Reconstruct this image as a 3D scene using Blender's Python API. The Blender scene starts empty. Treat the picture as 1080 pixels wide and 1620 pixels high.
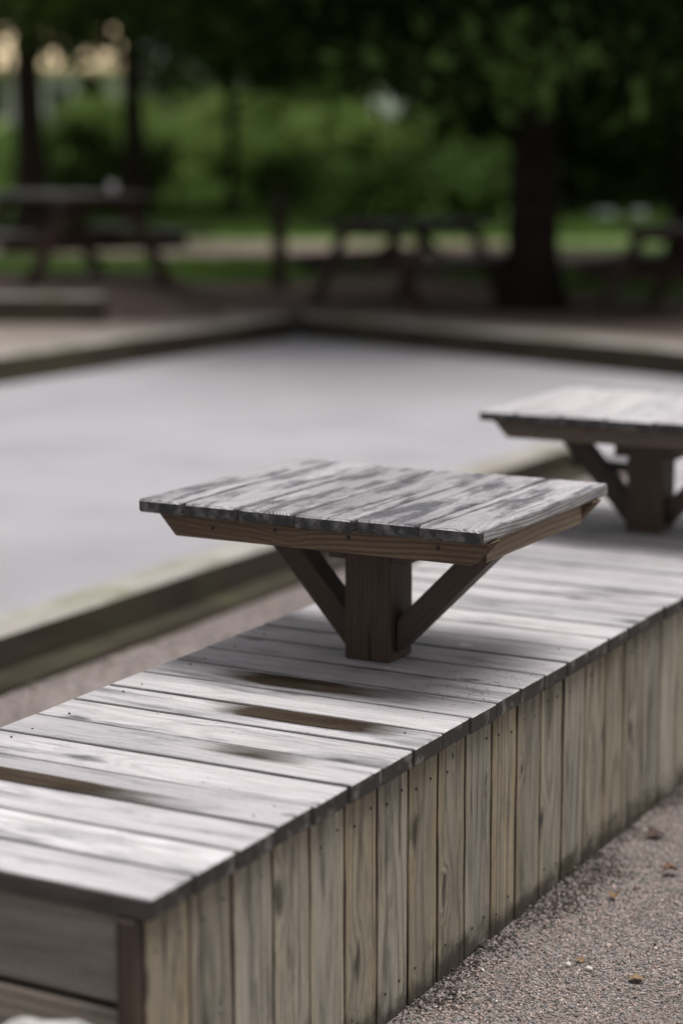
import bpy, bmesh, math, random
import numpy as np
from mathutils import Vector, Matrix

random.seed(7); RNG = np.random.default_rng(11)
sc = bpy.context.scene
COL = sc.collection
rad = math.radians

# ------------------------------------------------------------------ camera
cam_d = bpy.data.cameras.new('camera'); cam = bpy.data.objects.new('camera', cam_d); COL.objects.link(cam)
CAM = Vector((1.606, -2.503, 1.599)); YAW, PITCH = -.4948, .1736
fwd = Vector((math.sin(YAW)*math.cos(PITCH), math.cos(YAW)*math.cos(PITCH), -math.sin(PITCH)))
cam.location = CAM
cam.rotation_euler = fwd.to_track_quat('-Z', 'Y').to_euler()
cam_d.sensor_fit = 'VERTICAL'; cam_d.sensor_height = 36; cam_d.sensor_width = 24
cam_d.lens = 3229.5/1620*36
cam_d.clip_start = .05; cam_d.clip_end = 2000
cam_d.dof.use_dof = True; cam_d.dof.focus_distance = 3.98; cam_d.dof.aperture_fstop = 1.4
cam_d.dof.aperture_blades = 0
sc.camera = cam

# ------------------------------------------------------------------ sky, sun, exposure (overcast afternoon)
SUN_EL, SUN_AZ = 78, 75      # azimuth measured from +Y towards +X
w = bpy.data.worlds.new('World'); sc.world = w; w.use_nodes = True
nt = w.node_tree
bg = nt.nodes['Background']; bg.inputs['Strength'].default_value = .052
sky = nt.nodes.new('ShaderNodeTexSky'); sky.sky_type = 'NISHITA'; sky.sun_disc = False
sky.sun_elevation = rad(SUN_EL); sky.sun_rotation = rad(SUN_AZ)
sky.air_density = 1.0; sky.dust_density = 6.0; sky.ozone_density = 1.0
hs = nt.nodes.new('ShaderNodeHueSaturation'); hs.inputs['Saturation'].default_value = .16   # grey cloud cover
hs.inputs['Value'].default_value = 1.0
tint = nt.nodes.new('ShaderNodeMix'); tint.data_type = 'RGBA'; tint.blend_type = 'MULTIPLY'
tint.inputs['Factor'].default_value = 1; tint.inputs['B'].default_value = (1.0, .972, .985, 1)
nt.links.new(sky.outputs[0], hs.inputs['Color']); nt.links.new(hs.outputs[0], tint.inputs['A'])
nt.links.new(tint.outputs['Result'], bg.inputs['Color'])
sun_d = bpy.data.lights.new('sun', 'SUN'); sun = bpy.data.objects.new('sun', sun_d); COL.objects.link(sun)
sun_d.energy = 1.5; sun_d.angle = rad(36); sun_d.color = (1, .97, .95)
to_sun = Vector((math.sin(rad(SUN_AZ))*math.cos(rad(SUN_EL)), math.cos(rad(SUN_AZ))*math.cos(rad(SUN_EL)), math.sin(rad(SUN_EL))))
sun.rotation_euler = to_sun.to_track_quat('Z', 'Y').to_euler(); sun.location = to_sun*50
sc.view_settings.view_transform = 'Standard'; sc.view_settings.look = 'None'
sc.view_settings.gamma = 1; sc.view_settings.use_curve_mapping = False
sc.view_settings.exposure = 1.2
sc.render.engine = 'CYCLES'
sc.cycles.max_bounces = 6; sc.cycles.diffuse_bounces = 3; sc.cycles.glossy_bounces = 3
sc.cycles.transparent_max_bounces = 6; sc.cycles.use_denoising = True

# ------------------------------------------------------------------ helpers
def sm(a, b, x):
    t = max(0, min(1, (x-a)/(b-a))); return t*t*(3-2*t)
def tag(o, label=None, cat=None, group=None, kind=None):
    if label: o['label'] = label
    if cat: o['category'] = cat
    if group: o['group'] = group
    if kind: o['kind'] = kind
    return o
def empty(name, loc=(0, 0, 0), rz=0):
    o = bpy.data.objects.new(name, None); COL.objects.link(o)
    o.location = loc; o.rotation_euler = (0, 0, rz); o.empty_display_size = .2
    return o
def link(name, me, mat=None, parent=None, loc=None, rot=None):
    o = bpy.data.objects.new(name, me); COL.objects.link(o)
    if mat is not None and len(me.materials) == 0:
        for m in (mat if isinstance(mat, (list, tuple)) else [mat]): me.materials.append(m)
    if parent is not None: o.parent = parent
    if loc is not None: o.location = loc
    if rot is not None: o.rotation_euler = rot
    return o
def copy_tree(o, parent=None):
    c = o.copy(); COL.objects.link(c); c.parent = parent
    for ch in list(o.children): copy_tree(ch, c)
    return c
def mesh_np(name, V, Fq, smooth=False, k=4):
    me = bpy.data.meshes.new(name)
    V = np.asarray(V, dtype=np.float32); Fq = np.asarray(Fq, dtype=np.int32)
    me.vertices.add(len(V)); me.vertices.foreach_set('co', V.ravel())
    me.loops.add(Fq.size); me.loops.foreach_set('vertex_index', Fq.ravel())
    me.polygons.add(len(Fq))
    me.polygons.foreach_set('loop_start', np.arange(0, Fq.size, Fq.shape[1], dtype=np.int32))
    if smooth: me.polygons.foreach_set('use_smooth', np.ones(len(Fq), dtype=bool))
    me.update(calc_edges=True); me.validate()
    return me
def board_mesh(name, L, W, T, bev=.003, mats=None, wob=.0, chamfer=0, seg=1):
    """Board along local X, width Y, thickness Z, centred. Slot 1 = end grain. chamfer: cut the lower corner at both ends."""
    bm = bmesh.new()
    n = max(1, seg)
    sl = []
    for i in range(n+1):
        x = -L/2 + L*i/n
        dy = random.uniform(-wob, wob); dw = random.uniform(-wob, wob)*.6
        dz = random.uniform(-wob, wob)*.5
        pts = []
        for (sy, sz) in ((-1, -1), (1, -1), (1, 1), (-1, 1)):
            xx = x
            if chamfer and i in (0, n) and sz < 0: xx = x + (chamfer if i == 0 else -chamfer)
            pts.append(bm.verts.new((xx, sy*(W/2+dw)+dy, sz*T/2+dz)))
        sl.append(pts)
    for a, b in zip(sl[:-1], sl[1:]):
        for k in range(4):
            bm.faces.new((a[k], a[(k+1) % 4], b[(k+1) % 4], b[k]))
    f0 = bm.faces.new(sl[0][::-1]); f1 = bm.faces.new(sl[-1])
    bmesh.ops.recalc_face_normals(bm, faces=bm.faces[:])
    if bev:
        es = [e for e in bm.edges if len(e.link_faces) == 2 and e.calc_face_angle(0) > .35]
        bmesh.ops.bevel(bm, geom=es, offset=bev, segments=1, affect='EDGES', profile=.6)
    bm.normal_update()
    for f in bm.faces:
        n_ = f.normal
        if abs(n_.x) > .55 and n_.z < .6: f.material_index = 1
        elif mats and len(mats) > 2 and abs(n_.y) > .8: f.material_index = 2
    me = bpy.data.meshes.new(name); bm.to_mesh(me); bm.free()
    for m in (mats or []): me.materials.append(m)
    return me
def tube_mesh(name, pts, radii, sides=12, cap=True, jitter=0):
    V, F = [], []
    pts = [Vector(p) for p in pts]
    for i, p in enumerate(pts):
        d = (pts[min(i+1, len(pts)-1)] - pts[max(i-1, 0)]).normalized()
        a = d.orthogonal().normalized() if abs(d.z) < .9 else Vector((1, 0, 0))
        a = (a - d*a.dot(d)).normalized(); b = d.cross(a)
        for s in range(sides):
            t = 2*math.pi*s/sides
            r = radii[i]*(1+random.uniform(-jitter, jitter))
            V.append(p + (a*math.cos(t)+b*math.sin(t))*r)
    for i in range(len(pts)-1):
        for s in range(sides):
            F.append((i*sides+s, i*sides+(s+1) % sides, (i+1)*sides+(s+1) % sides, (i+1)*sides+s))
    if cap:
        F.append(tuple(range(sides))[::-1]); F.append(tuple(range((len(pts)-1)*sides, len(pts)*sides)))
    me = bpy.data.meshes.new(name); me.from_pydata(V, [], F); me.update()
    for p in me.polygons: p.use_smooth = len(p.vertices) == 4
    return me
def join_meshes(name, parts):
    V, F = [], []
    for me in parts:
        o = len(V); V += [v.co.copy() for v in me.vertices]; F += [tuple(o+i for i in p.vertices) for p in me.polygons]
    me = bpy.data.meshes.new(name); me.from_pydata(V, [], F); me.update()
    for p in me.polygons: p.use_smooth = True
    return me

# ------------------------------------------------------------------ materials
class NT:
    def __init__(s, name):
        s.m = bpy.data.materials.new(name); s.m.use_nodes = True; s.t = s.m.node_tree
        s.b = s.t.nodes['Principled BSDF']; s.out = s.t.nodes['Material Output']
    def n(s, typ, **kw):
        x = s.t.nodes.new(typ)
        for k, v in kw.items(): setattr(x, k, v)
        return x
    def l(s, a, b): s.t.links.new(a, b)
    def math(s, op, a, b=None, c=None, clamp=False):
        x = s.n('ShaderNodeMath', operation=op); x.use_clamp = clamp
        for i, v in enumerate((a, b, c)):
            if v is None: continue
            if isinstance(v, (int, float)): x.inputs[i].default_value = v
            else: s.l(v, x.inputs[i])
        return x.outputs[0]
    def vmath(s, op, a, b=None):
        x = s.n('ShaderNodeVectorMath', operation=op)
        for i, v in enumerate((a, b)):
            if v is None: continue
            if isinstance(v, (tuple, list)): x.inputs[i].default_value = v
            else: s.l(v, x.inputs[i])
        return x.outputs[0]
    def noise(s, vec, scale, detail=3, rough=.55, dim='3D'):
        x = s.n('ShaderNodeTexNoise'); x.noise_dimensions = dim
        x.inputs['Scale'].default_value = scale; x.inputs['Detail'].default_value = detail; x.inputs['Roughness'].default_value = rough
        if dim == '1D': s.l(vec, x.inputs['W'])
        else: s.l(vec, x.inputs['Vector'])
        return x.outputs[0]
    def ramp(s, fac, lo, hi, a=0., b=1.):
        x = s.n('ShaderNodeMapRange'); x.interpolation_type = 'SMOOTHSTEP'
        s.l(fac, x.inputs[0]); x.inputs[1].default_value = lo; x.inputs[2].default_value = hi
        x.inputs[3].default_value = a; x.inputs[4].default_value = b
        return x.outputs[0]
    def mix(s, fac, a, b, mode='MIX'):
        x = s.n('ShaderNodeMix', data_type='RGBA', blend_type=mode)
        for k, v in (('Factor', fac), ('A', a), ('B', b)):
            if isinstance(v, (int, float)): x.inputs[k].default_value = v
            elif isinstance(v, (tuple, list)): x.inputs[k].default_value = (*v[:3], 1)
            else: s.l(v, x.inputs[k])
        return x.outputs['Result']
    def comb(s, x, y, z):
        c = s.n('ShaderNodeCombineXYZ')
        for i, v in enumerate((x, y, z)):
            if isinstance(v, (int, float)): c.inputs[i].default_value = v
            else: s.l(v, c.inputs[i])
        return c.outputs[0]
    def bump(s, h, strength, dist):
        x = s.n('ShaderNodeBump'); x.inputs['Strength'].default_value = strength; x.inputs['Distance'].default_value = dist
        s.l(h, x.inputs['Height']); s.l(x.outputs[0], s.b.inputs['Normal'])

def wood(name, light, mid, dark, ring=.006, ringamt=.5, streak=.6, blotch=(.45, .62), blotchamt=.7, knots=.5,
         rough=.62, spec=.35, edge=None, edgew=.5, edgew2=1.05, edgen=.7, edgeamt=.75, green=None, damp=None, vary=.25, crack=.8, bump=.35, bscale=(2.6, 15.), fleck=.35, joint=None, drip=0):
    """Solid 3-D wood: rings about a pith line along local X, cut wherever the board's faces cut them."""
    N = NT(name)
    tc = N.n('ShaderNodeTexCoord'); oi = N.n('ShaderNodeObjectInfo')
    wn = N.n('ShaderNodeTexWhiteNoise', noise_dimensions='1D'); N.l(oi.outputs['Random'], wn.inputs['W'])
    sr = N.n('ShaderNodeSeparateColor'); N.l(wn.outputs['Color'], sr.inputs[0])
    r1, r2, r3 = sr.outputs
    sp = N.n('ShaderNodeSeparateXYZ'); N.l(tc.outputs['Object'], sp.inputs[0])
    X, Y, Z = sp.outputs
    off = N.math('MULTIPLY', r1, 40.)
    xo = N.math('ADD', X, off)
    co = N.comb(xo, N.math('ADD', Y, N.math('MULTIPLY', r2, 9.)), Z)
    # knots
    vo = N.n('ShaderNodeTexVoronoi', voronoi_dimensions='2D'); vo.inputs['Scale'].default_value = 1
    kwob = N.n('ShaderNodeTexNoise'); kwob.inputs['Scale'].default_value = 1; kwob.inputs['Detail'].default_value = 3
    N.l(N.vmath('MULTIPLY', co, (14., 34., 34.)), kwob.inputs['Vector'])
    kv = N.comb(N.math('MULTIPLY', xo, 3.6), N.math('MULTIPLY', N.math('ADD', Y, N.math('MULTIPLY', r3, 5.)), 8.5), 0.)
    N.l(N.vmath('ADD', kv, N.vmath('MULTIPLY', N.vmath('SUBTRACT', kwob.outputs['Color'], (.5, .5, .5)), (.38, .38, 0.))), vo.inputs['Vector'])
    kc = N.n('ShaderNodeSeparateColor'); N.l(vo.outputs['Color'], kc.inputs[0])
    kon = N.math('LESS_THAN', kc.outputs[0], knots)
    kd = N.math('DIVIDE', vo.outputs['Distance'], N.math('MULTIPLY_ADD', kc.outputs[1], .9, .35))
    kn = N.math('MULTIPLY', N.ramp(kd, .03, .19, 1, 0), kon)
    khalo = N.math('MULTIPLY', N.ramp(kd, .08, .42, 1, 0), kon)
    # rings
    y0 = N.math('MULTIPLY', N.math('SUBTRACT', r2, .5), .10)
    z0 = N.math('MULTIPLY_ADD', r3, .09, .012)
    warp = N.math('MULTIPLY', N.noise(xo, 1.3, 2, .5, '1D'), .055)
    small = N.math('MULTIPLY', N.noise(N.vmath('MULTIPLY', co, (3., 30., 30.)), 1., 2), .006)
    zz = N.math('ADD', N.math('ADD', Z, z0), warp)
    yy = N.math('ADD', Y, y0)
    rr = N.math('SQRT', N.math('ADD', N.math('MULTIPLY', yy, yy), N.math('MULTIPLY', zz, zz)))
    rr = N.math('ADD', N.math('ADD', rr, small), N.math('MULTIPLY', khalo, .012))
    rings = N.math('MULTIPLY_ADD', N.math('SINE', N.math('MULTIPLY', rr, 2*math.pi/ring)), .5, .5)
    rings = N.math('POWER', rings, 1.8)
    st = N.noise(N.vmath('MULTIPLY', co, (2.2, 95., 95.)), 1., 4, .65)
    st2 = N.noise(N.vmath('MULTIPLY', co, (7., 260., 260.)), 1., 2, .6)
    bl = N.noise(N.vmath('MULTIPLY', co, (bscale[0], bscale[1], bscale[1])), 1., 6, .68)
    bl2 = N.noise(N.vmath('MULTIPLY', co, (1.2, 4.0, 4.0)), 1., 2, .5)
    ck = N.noise(N.vmath('MULTIPLY', co, (1.6, 130., 40.)), 1., 1, .4)
    crk = N.ramp(ck, .70, .76, 0, crack)
    c = N.mix(N.ramp(bl2, .35, .65), light, mid)
    c = N.mix(N.math('MULTIPLY', rings, ringamt), c, mid)
    c = N.mix(N.math('MULTIPLY', rings, ringamt*.45), c, dark)
    c = N.mix(N.math('MULTIPLY', N.ramp(st, .42, .72), streak), c, mid)
    c = N.mix(N.math('MULTIPLY', N.ramp(st2, .45, .75), streak*.5), c, dark)
    c = N.mix(N.math('MULTIPLY', N.ramp(bl, blotch[0], blotch[1]), blotchamt), c, dark)
    if edge:   # grime or bare wood along both long edges of the board
        gs = N.n('ShaderNodeSeparateXYZ'); N.l(tc.outputs['Generated'], gs.inputs[0])
        e = N.math('MULTIPLY', N.math('ABSOLUTE', N.math('SUBTRACT', gs.outputs[1], .5)), 2.)
        e = N.math('ADD', e, N.math('MULTIPLY', N.math('SUBTRACT', N.noise(N.vmath('MULTIPLY', co, (5., 20., 20.)), 1., 4, .65), .5), edgen))
        c = N.mix(N.math('MULTIPLY', N.ramp(e, edgew, edgew2), edgeamt), c, edge)
    fl = N.noise(N.vmath('MULTIPLY', co, (70., 420., 420.)), 1., 3, .7)
    c = N.mix(N.math('MULTIPLY', N.ramp(fl, .5, .72), fleck), c, dark)
    c = N.mix(N.math('MULTIPLY', N.ramp(fl, .28, .5, 1, 0), fleck*.4), c, tuple(min(1, v*1.25) for v in light))
    if drip:   # long dark water stains down the grain
        dn = N.noise(N.vmath('MULTIPLY', co, (2.4, 34., 34.)), 1., 3, .6)
        c = N.mix(N.ramp(dn, .60, .70, 0, drip), c, tuple(v*.8 for v in dark))
    if joint:
        gs2 = N.n('ShaderNodeSeparateXYZ'); N.l(tc.outputs['Generated'], gs2.inputs[0])
        e2 = N.math('MULTIPLY', N.math('ABSOLUTE', N.math('SUBTRACT', gs2.outputs[1], .5)), 2.)
        e2 = N.math('ADD', e2, N.math('MULTIPLY', N.math('SUBTRACT', N.noise(N.vmath('MULTIPLY', co, (9., 30., 30.)), 1., 3), .5), .10))
        c = N.mix(N.ramp(e2, .92, .99, 0, .9), c, joint)
    c = N.mix(N.math('MULTIPLY', khalo, .45), c, mid)
    c = N.mix(N.math('MULTIPLY', kn, .8), c, tuple(v*.5 for v in dark))
    c = N.mix(crk, c, tuple(v*.22 for v in dark))
    # each board a little lighter or darker
    hv = N.n('ShaderNodeHueSaturation'); N.l(c, hv.inputs['Color'])
    N.l(N.math('MULTIPLY_ADD', r1, vary*2, 1-vary), hv.inputs['Value'])
    N.l(N.math('MULTIPLY_ADD', r2, .5, .72), hv.inputs['Saturation'])
    c = hv.outputs[0]
    if green:
        ge = N.n('ShaderNodeNewGeometry'); gz = N.n('ShaderNodeSeparateXYZ'); N.l(ge.outputs['Position'], gz.inputs[0])
        gm = N.ramp(N.noise(N.vmath('MULTIPLY', ge.outputs['Position'], (1., 1., 1.)), green[3], 4, .6), green[1], green[2])
        c = N.mix(N.math('MULTIPLY', gm, green[4]), c, green[0])
    if damp:   # dirt splash and moss where the boards stand in the gravel
        ge = N.n('ShaderNodeNewGeometry'); gz = N.n('ShaderNodeSeparateXYZ'); N.l(ge.outputs['Position'], gz.inputs[0])
        hgt = N.math('ADD', gz.outputs[2], N.math('MULTIPLY', N.math('SUBTRACT', N.noise(ge.outputs['Position'], 14., 4, .65), .5), .16))
        c = N.mix(N.ramp(hgt, .01, .075, .85, 0), c, damp[0])
        ms = N.math('MULTIPLY', N.ramp(hgt, .0, .05, 1, 0), N.ramp(N.noise(ge.outputs['Position'], 3., 2), .55, .66))
        c = N.mix(ms, c, damp[1])
    N.l(c, N.b.inputs['Base Color'])
    N.l(N.math('MULTIPLY_ADD', bl, .2, rough-.1), N.b.inputs['Roughness'])
    N.b.inputs['Specular IOR Level'].default_value = spec
    h = N.math('SUBTRACT', N.math('ADD', N.math('MULTIPLY', st, .8), N.math('MULTIPLY', rings, .35)), N.math('MULTIPLY', crk, 1.6))
    N.bump(h, bump, .004)
    return N.m

def endgrain(name, dark, light, amt=(.5, .68), scale=26, spec=.3):
    """Weathered end grain: rings on the cut face, black weathering with paler worn chips."""
    N = NT(name)
    tc = N.n('ShaderNodeTexCoord'); oi = N.n('ShaderNodeObjectInfo')
    wn = N.n('ShaderNodeTexWhiteNoise', noise_dimensions='1D'); N.l(oi.outputs['Random'], wn.inputs['W'])
    sr = N.n('ShaderNodeSeparateColor'); N.l(wn.outputs['Color'], sr.inputs[0])
    sp = N.n('ShaderNodeSeparateXYZ'); N.l(tc.outputs['Object'], sp.inputs[0])
    yy = N.math('ADD', sp.outputs[1], N.math('MULTIPLY', N.math('SUBTRACT', sr.outputs[0], .5), .07))
    zz = N.math('ADD', sp.outputs[2], N.math('MULTIPLY_ADD', sr.outputs[1], .04, -.004))
    rr = N.math('SQRT', N.math('ADD', N.math('MULTIPLY', yy, yy), N.math('MULTIPLY', zz, zz)))
    rings = N.math('MULTIPLY_ADD', N.math('SINE', N.math('MULTIPLY', rr, 2*math.pi/.0048)), .5, .5)
    co = N.vmath('ADD', tc.outputs['Object'], N.comb(N.math('MULTIPLY', sr.outputs[2], 30.), N.math('MULTIPLY', sr.outputs[1], 30.), 0.))
    nz = N.noise(co, scale, 4, .6)
    c = N.mix(N.ramp(nz, *amt), dark, light)
    c = N.mix(N.math('MULTIPLY', rings, .45), c, tuple(v*.55 for v in dark))
    sx = N.noise(N.vmath('MULTIPLY', co, (1., 160., 9.)), 1., 2)
    c = N.mix(N.ramp(sx, .64, .70, 0, .7), c, tuple(v*.25 for v in dark))
    N.l(c, N.b.inputs['Base Color']); N.b.inputs['Roughness'].default_value = .75
    N.b.inputs['Specular IOR Level'].default_value = spec
    N.bump(N.math('ADD', nz, N.math('MULTIPLY', rings, .3)), .5, .004)
    return N.m

def ground_mat(name, a, b, c3, sc1=40, sc2=3, rough=.95, bumpd=.006, fleck=None, patch=None, spec=.2):
    N = NT(name); ge = N.n('ShaderNodeNewGeometry'); P = ge.outputs['Position']
    n1 = N.noise(P, sc1, 5, .7); n2 = N.noise(P, sc2, 4, .6); n3 = N.noise(P, sc2*.23, 3, .5)
    c = N.mix(N.ramp(n1, .36, .64), a, b)
    c = N.mix(N.math('MULTIPLY', N.ramp(n2, .42, .7), .6), c, c3)
    if patch: c = N.mix(N.math('MULTIPLY', N.ramp(n3, .45, .65), patch[1]), c, patch[0])
    if fleck:
        vo = N.n('ShaderNodeTexVoronoi'); vo.inputs['Scale'].default_value = fleck[0]; N.l(P, vo.inputs['Vector'])
        hv = N.n('ShaderNodeSeparateColor'); N.l(vo.outputs['Color'], hv.inputs[0])
        c = N.mix(N.ramp(hv.outputs[0], .55, .95, 0, .7), c, fleck[1])
        c = N.mix(N.ramp(hv.outputs[1], .7, .95, 0, .75), c, fleck[2])
        N.bump(N.math('MULTIPLY', vo.outputs['Distance'], -1.), .8, bumpd)
    else:
        N.bump(n1, .7, bumpd)
    N.l(c, N.b.inputs['Base Color']); N.b.inputs['Roughness'].default_value = rough
    N.b.inputs['Specular IOR Level'].default_value = spec
    return N.m

def plain(name, col, rough=.7, var=.25, scale=8, spec=.3):
    N = NT(name); tc = N.n('ShaderNodeTexCoord')
    nz = N.noise(tc.outputs['Object'], scale, 4, .6)
    c = N.mix(N.ramp(nz, .3, .7), tuple(v*(1-var) for v in col), tuple(min(1, v*(1+var)) for v in col))
    N.l(c, N.b.inputs['Base Color']); N.b.inputs['Roughness'].default_value = rough
    N.b.inputs['Specular IOR Level'].default_value = spec
    N.bump(nz, .3, .01)
    return N.m

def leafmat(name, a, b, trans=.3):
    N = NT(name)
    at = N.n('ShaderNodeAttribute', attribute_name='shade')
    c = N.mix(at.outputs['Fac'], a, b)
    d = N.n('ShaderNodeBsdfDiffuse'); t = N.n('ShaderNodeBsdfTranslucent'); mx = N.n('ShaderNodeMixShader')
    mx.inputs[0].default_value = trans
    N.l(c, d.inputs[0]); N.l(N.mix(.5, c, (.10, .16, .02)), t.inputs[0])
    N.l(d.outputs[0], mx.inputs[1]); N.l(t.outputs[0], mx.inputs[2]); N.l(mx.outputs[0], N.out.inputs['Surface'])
    return N.m

def attrmat(name, rough=.8, spec=.3):
    N = NT(name); at = N.n('ShaderNodeAttribute', attribute_name='col')
    N.l(at.outputs['Color'], N.b.inputs['Base Color']); N.b.inputs['Roughness'].default_value = rough
    N.b.inputs['Specular IOR Level'].default_value = spec
    return N.m

M = {}
M['deck'] = wood('weathered_deck', (.58, .555, .565), (.40, .385, .393), (.095, .095, .10), ring=.0075, ringamt=.25, streak=.65,
                 blotch=(.49, .68), blotchamt=.78, bscale=(3.0, 19.), fleck=.34, knots=.24, rough=.42, spec=.6, vary=.12, edge=(.055, .05, .048), edgew=.89, edgew2=.985, edgen=.12, edgeamt=.93, bump=.6)
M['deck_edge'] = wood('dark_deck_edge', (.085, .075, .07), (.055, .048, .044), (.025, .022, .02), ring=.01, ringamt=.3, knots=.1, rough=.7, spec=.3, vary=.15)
M['deck_end'] = endgrain('deck_end_grain', (.04, .036, .033), (.17, .16, .145), (.52, .66), 22)
M['side'] = wood('weathered_siding', (.40, .355, .262), (.28, .257, .205), (.058, .052, .042), ring=.012, ringamt=.75, streak=.85,
                 blotch=(.50, .68), blotchamt=.7, knots=.45, rough=.75, spec=.22, edge=(.36, .30, .195), edgew=.5, edgew2=.95, edgen=.9, edgeamt=.5, vary=.2, bump=.8, joint=(.028, .023, .019), bscale=(3.2, 17.), drip=.75,
                 damp=((.03, .024, .02), (.045, .05, .018)))
M['side_end'] = endgrain('siding_end_grain', (.05, .042, .034), (.12, .10, .08))
M['endb'] = wood('dark_end_board', (.33, .28, .23), (.24, .21, .18), (.065, .056, .048), ring=.012, ringamt=.6, streak=.7,
                 blotch=(.48, .7), blotchamt=.6, knots=.4, rough=.5, spec=.4, vary=.12)
M['top'] = wood('weathered_table_top', (.52, .50, .51), (.32, .312, .32), (.06, .062, .07), ring=.006, ringamt=.3, streak=.85,
                blotch=(.46, .62), blotchamt=.88, bscale=(5.2, 21.), fleck=.55, knots=.12, rough=.45, spec=.5, vary=.22, edge=(.028, .028, .03), edgew=.89, edgew2=.985, edgen=.14, edgeamt=.9, bump=.7)
M['top_glare'] = wood('glare_pale_table_top', (.66, .63, .635), (.48, .46, .467), (.14, .14, .148), ring=.006, ringamt=.25, streak=.6, blotch=(.52, .68), blotchamt=.75, bscale=(8., 17.), fleck=.3, knots=.12, rough=.4, spec=.6, vary=.1, edge=(.05, .05, .05), edgew=.93, edgew2=1.0, edgen=.14, edgeamt=.9)  # paler copy of the top wood, with sky glare put into the colour
M['top_edge'] = wood('grey_table_edge', (.36, .345, .34), (.24, .235, .235), (.08, .078, .08), ring=.007, ringamt=.6, streak=.7, knots=.3, rough=.6, spec=.35, vary=.08)
M['top_end'] = endgrain('table_end_grain', (.035, .035, .037), (.21, .20, .195), (.42, .78), 34)
M['beam'] = wood('brown_beam', (.165, .118, .077), (.11, .077, .05), (.035, .025, .019), ring=.011, ringamt=.9, streak=.5,
                 blotch=(.55, .75), blotchamt=.5, knots=.3, rough=.6, spec=.3, vary=.1)
M['side_beam'] = wood('lit_side_beam', (.34, .26, .16), (.24, .18, .11), (.07, .05, .035), ring=.012, ringamt=.95, streak=.4, blotch=(.6, .8), blotchamt=.4, knots=.3, rough=.6, spec=.3, vary=.05)  # lighter than the other beams: the strong light on it is in the colour
M['beam_end'] = endgrain('beam_end_grain', (.08, .05, .03), (.17, .115, .07))
M['post'] = wood('dark_post', (.088, .063, .049), (.062, .045, .036), (.025, .019, .016), ring=.012, ringamt=.4, streak=.5,
                 blotch=(.5, .75), blotchamt=.45, knots=.3, rough=.6, spec=.3, vary=.1)
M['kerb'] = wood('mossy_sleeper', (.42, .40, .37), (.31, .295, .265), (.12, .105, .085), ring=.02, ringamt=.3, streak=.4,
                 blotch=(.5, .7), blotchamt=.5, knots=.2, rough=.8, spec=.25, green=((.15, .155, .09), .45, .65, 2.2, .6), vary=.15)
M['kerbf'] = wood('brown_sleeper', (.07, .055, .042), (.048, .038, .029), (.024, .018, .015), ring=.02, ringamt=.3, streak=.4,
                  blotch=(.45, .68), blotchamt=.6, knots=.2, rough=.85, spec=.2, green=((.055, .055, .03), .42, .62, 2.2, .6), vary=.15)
M['kerblow'] = wood('mossy_footing', (.05, .043, .032), (.038, .033, .025), (.022, .018, .014), ring=.02, rough=.9, spec=.15, green=((.055, .055, .028), .45, .65, 2.2, .6))
M['picnic'] = wood('dark_picnic_wood', (.095, .062, .052), (.065, .042, .036), (.028, .02, .018), ring=.015, ringamt=.4, rough=.8, spec=.2, vary=.15)
M['picnic_top'] = wood('grey_picnic_top', (.19, .19, .18), (.13, .13, .122), (.05, .046, .042), ring=.015, ringamt=.3, rough=.8, spec=.2, vary=.15)
M['yard'] = ground_mat('yard_gravel', (.16, .14, .13), (.27, .24, .225), (.10, .085, .078), 60, 3, fleck=(150, (.34, .29, .275), (.06, .05, .048)), patch=((.10, .085, .08), .35))
M['court'] = ground_mat('court_grit', (.24, .235, .247), (.375, .367, .382), (.235, .23, .242), 120, 1.1, bumpd=.004, patch=((.225, .222, .23), .8), spec=.3)
M['soil'] = ground_mat('brown_soil', (.085, .062, .052), (.13, .10, .085), (.06, .045, .04), 12, 1.2, patch=((.17, .14, .12), .4))
M['grit'] = ground_mat('pale_grit', (.22, .19, .165), (.29, .255, .225), (.16, .14, .115), 14, 1.2, patch=((.15, .135, .11), .4))
M['path'] = ground_mat('pinkish_path', (.25, .19, .165), (.33, .26, .23), (.15, .11, .095), 8, .7, patch=((.14, .11, .08), .6))
M['lawn'] = ground_mat('lawn_ground', (.10, .155, .05), (.16, .23, .075), (.10, .115, .05), 6, .6)
M['bark'] = plain('dark_bark', (.024, .019, .016), .95, .5, 14, .1)
M['leafdark'] = leafmat('dark_leaf', (.009, .011, .006), (.10, .17, .05), .3)  # near-black to green: shaded and lit leaves set by colour
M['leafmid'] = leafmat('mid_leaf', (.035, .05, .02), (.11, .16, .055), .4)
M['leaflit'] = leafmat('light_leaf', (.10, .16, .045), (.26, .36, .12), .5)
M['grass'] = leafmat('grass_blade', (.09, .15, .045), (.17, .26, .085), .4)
M['pebble'] = attrmat('gravel_stone', .8, .3)
M['dry'] = attrmat('dry_leaf', .7, .3)
M['stone'] = plain('pale_stone', (.42, .41, .39), .85, .25, 6, .25)
M['palestone'] = plain('light_stone', (.36, .355, .34), .9, .35, 22, .25)
M['cream'] = plain('cream_bright_gap', (.66, .53, .33), .9, .06, 3)  # roof colour, bright to stand for light in a leaf gap
M['white'] = plain('white_paint', (.75, .76, .80), .8, .05, 3)
M['greywall'] = plain('grey_plaster', (.42, .41, .41), .9, .08, 3)
M['paleblue'] = plain('pale_bluish_stone', (.42, .48, .48), .8, .1, 3)
M['roof'] = plain('roof_tile', (.10, .07, .06), .9, .3, 3)
M['glass'] = plain('window_glass', (.03, .035, .04), .1, .1, 3, .5)
M['cup'] = plain('white_glaze', (.62, .60, .64), .4, .03, 3, .5)
M['inner'] = plain('dark_gap_block', (.02, .016, .013), .95, .3, 10, .1)
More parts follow.
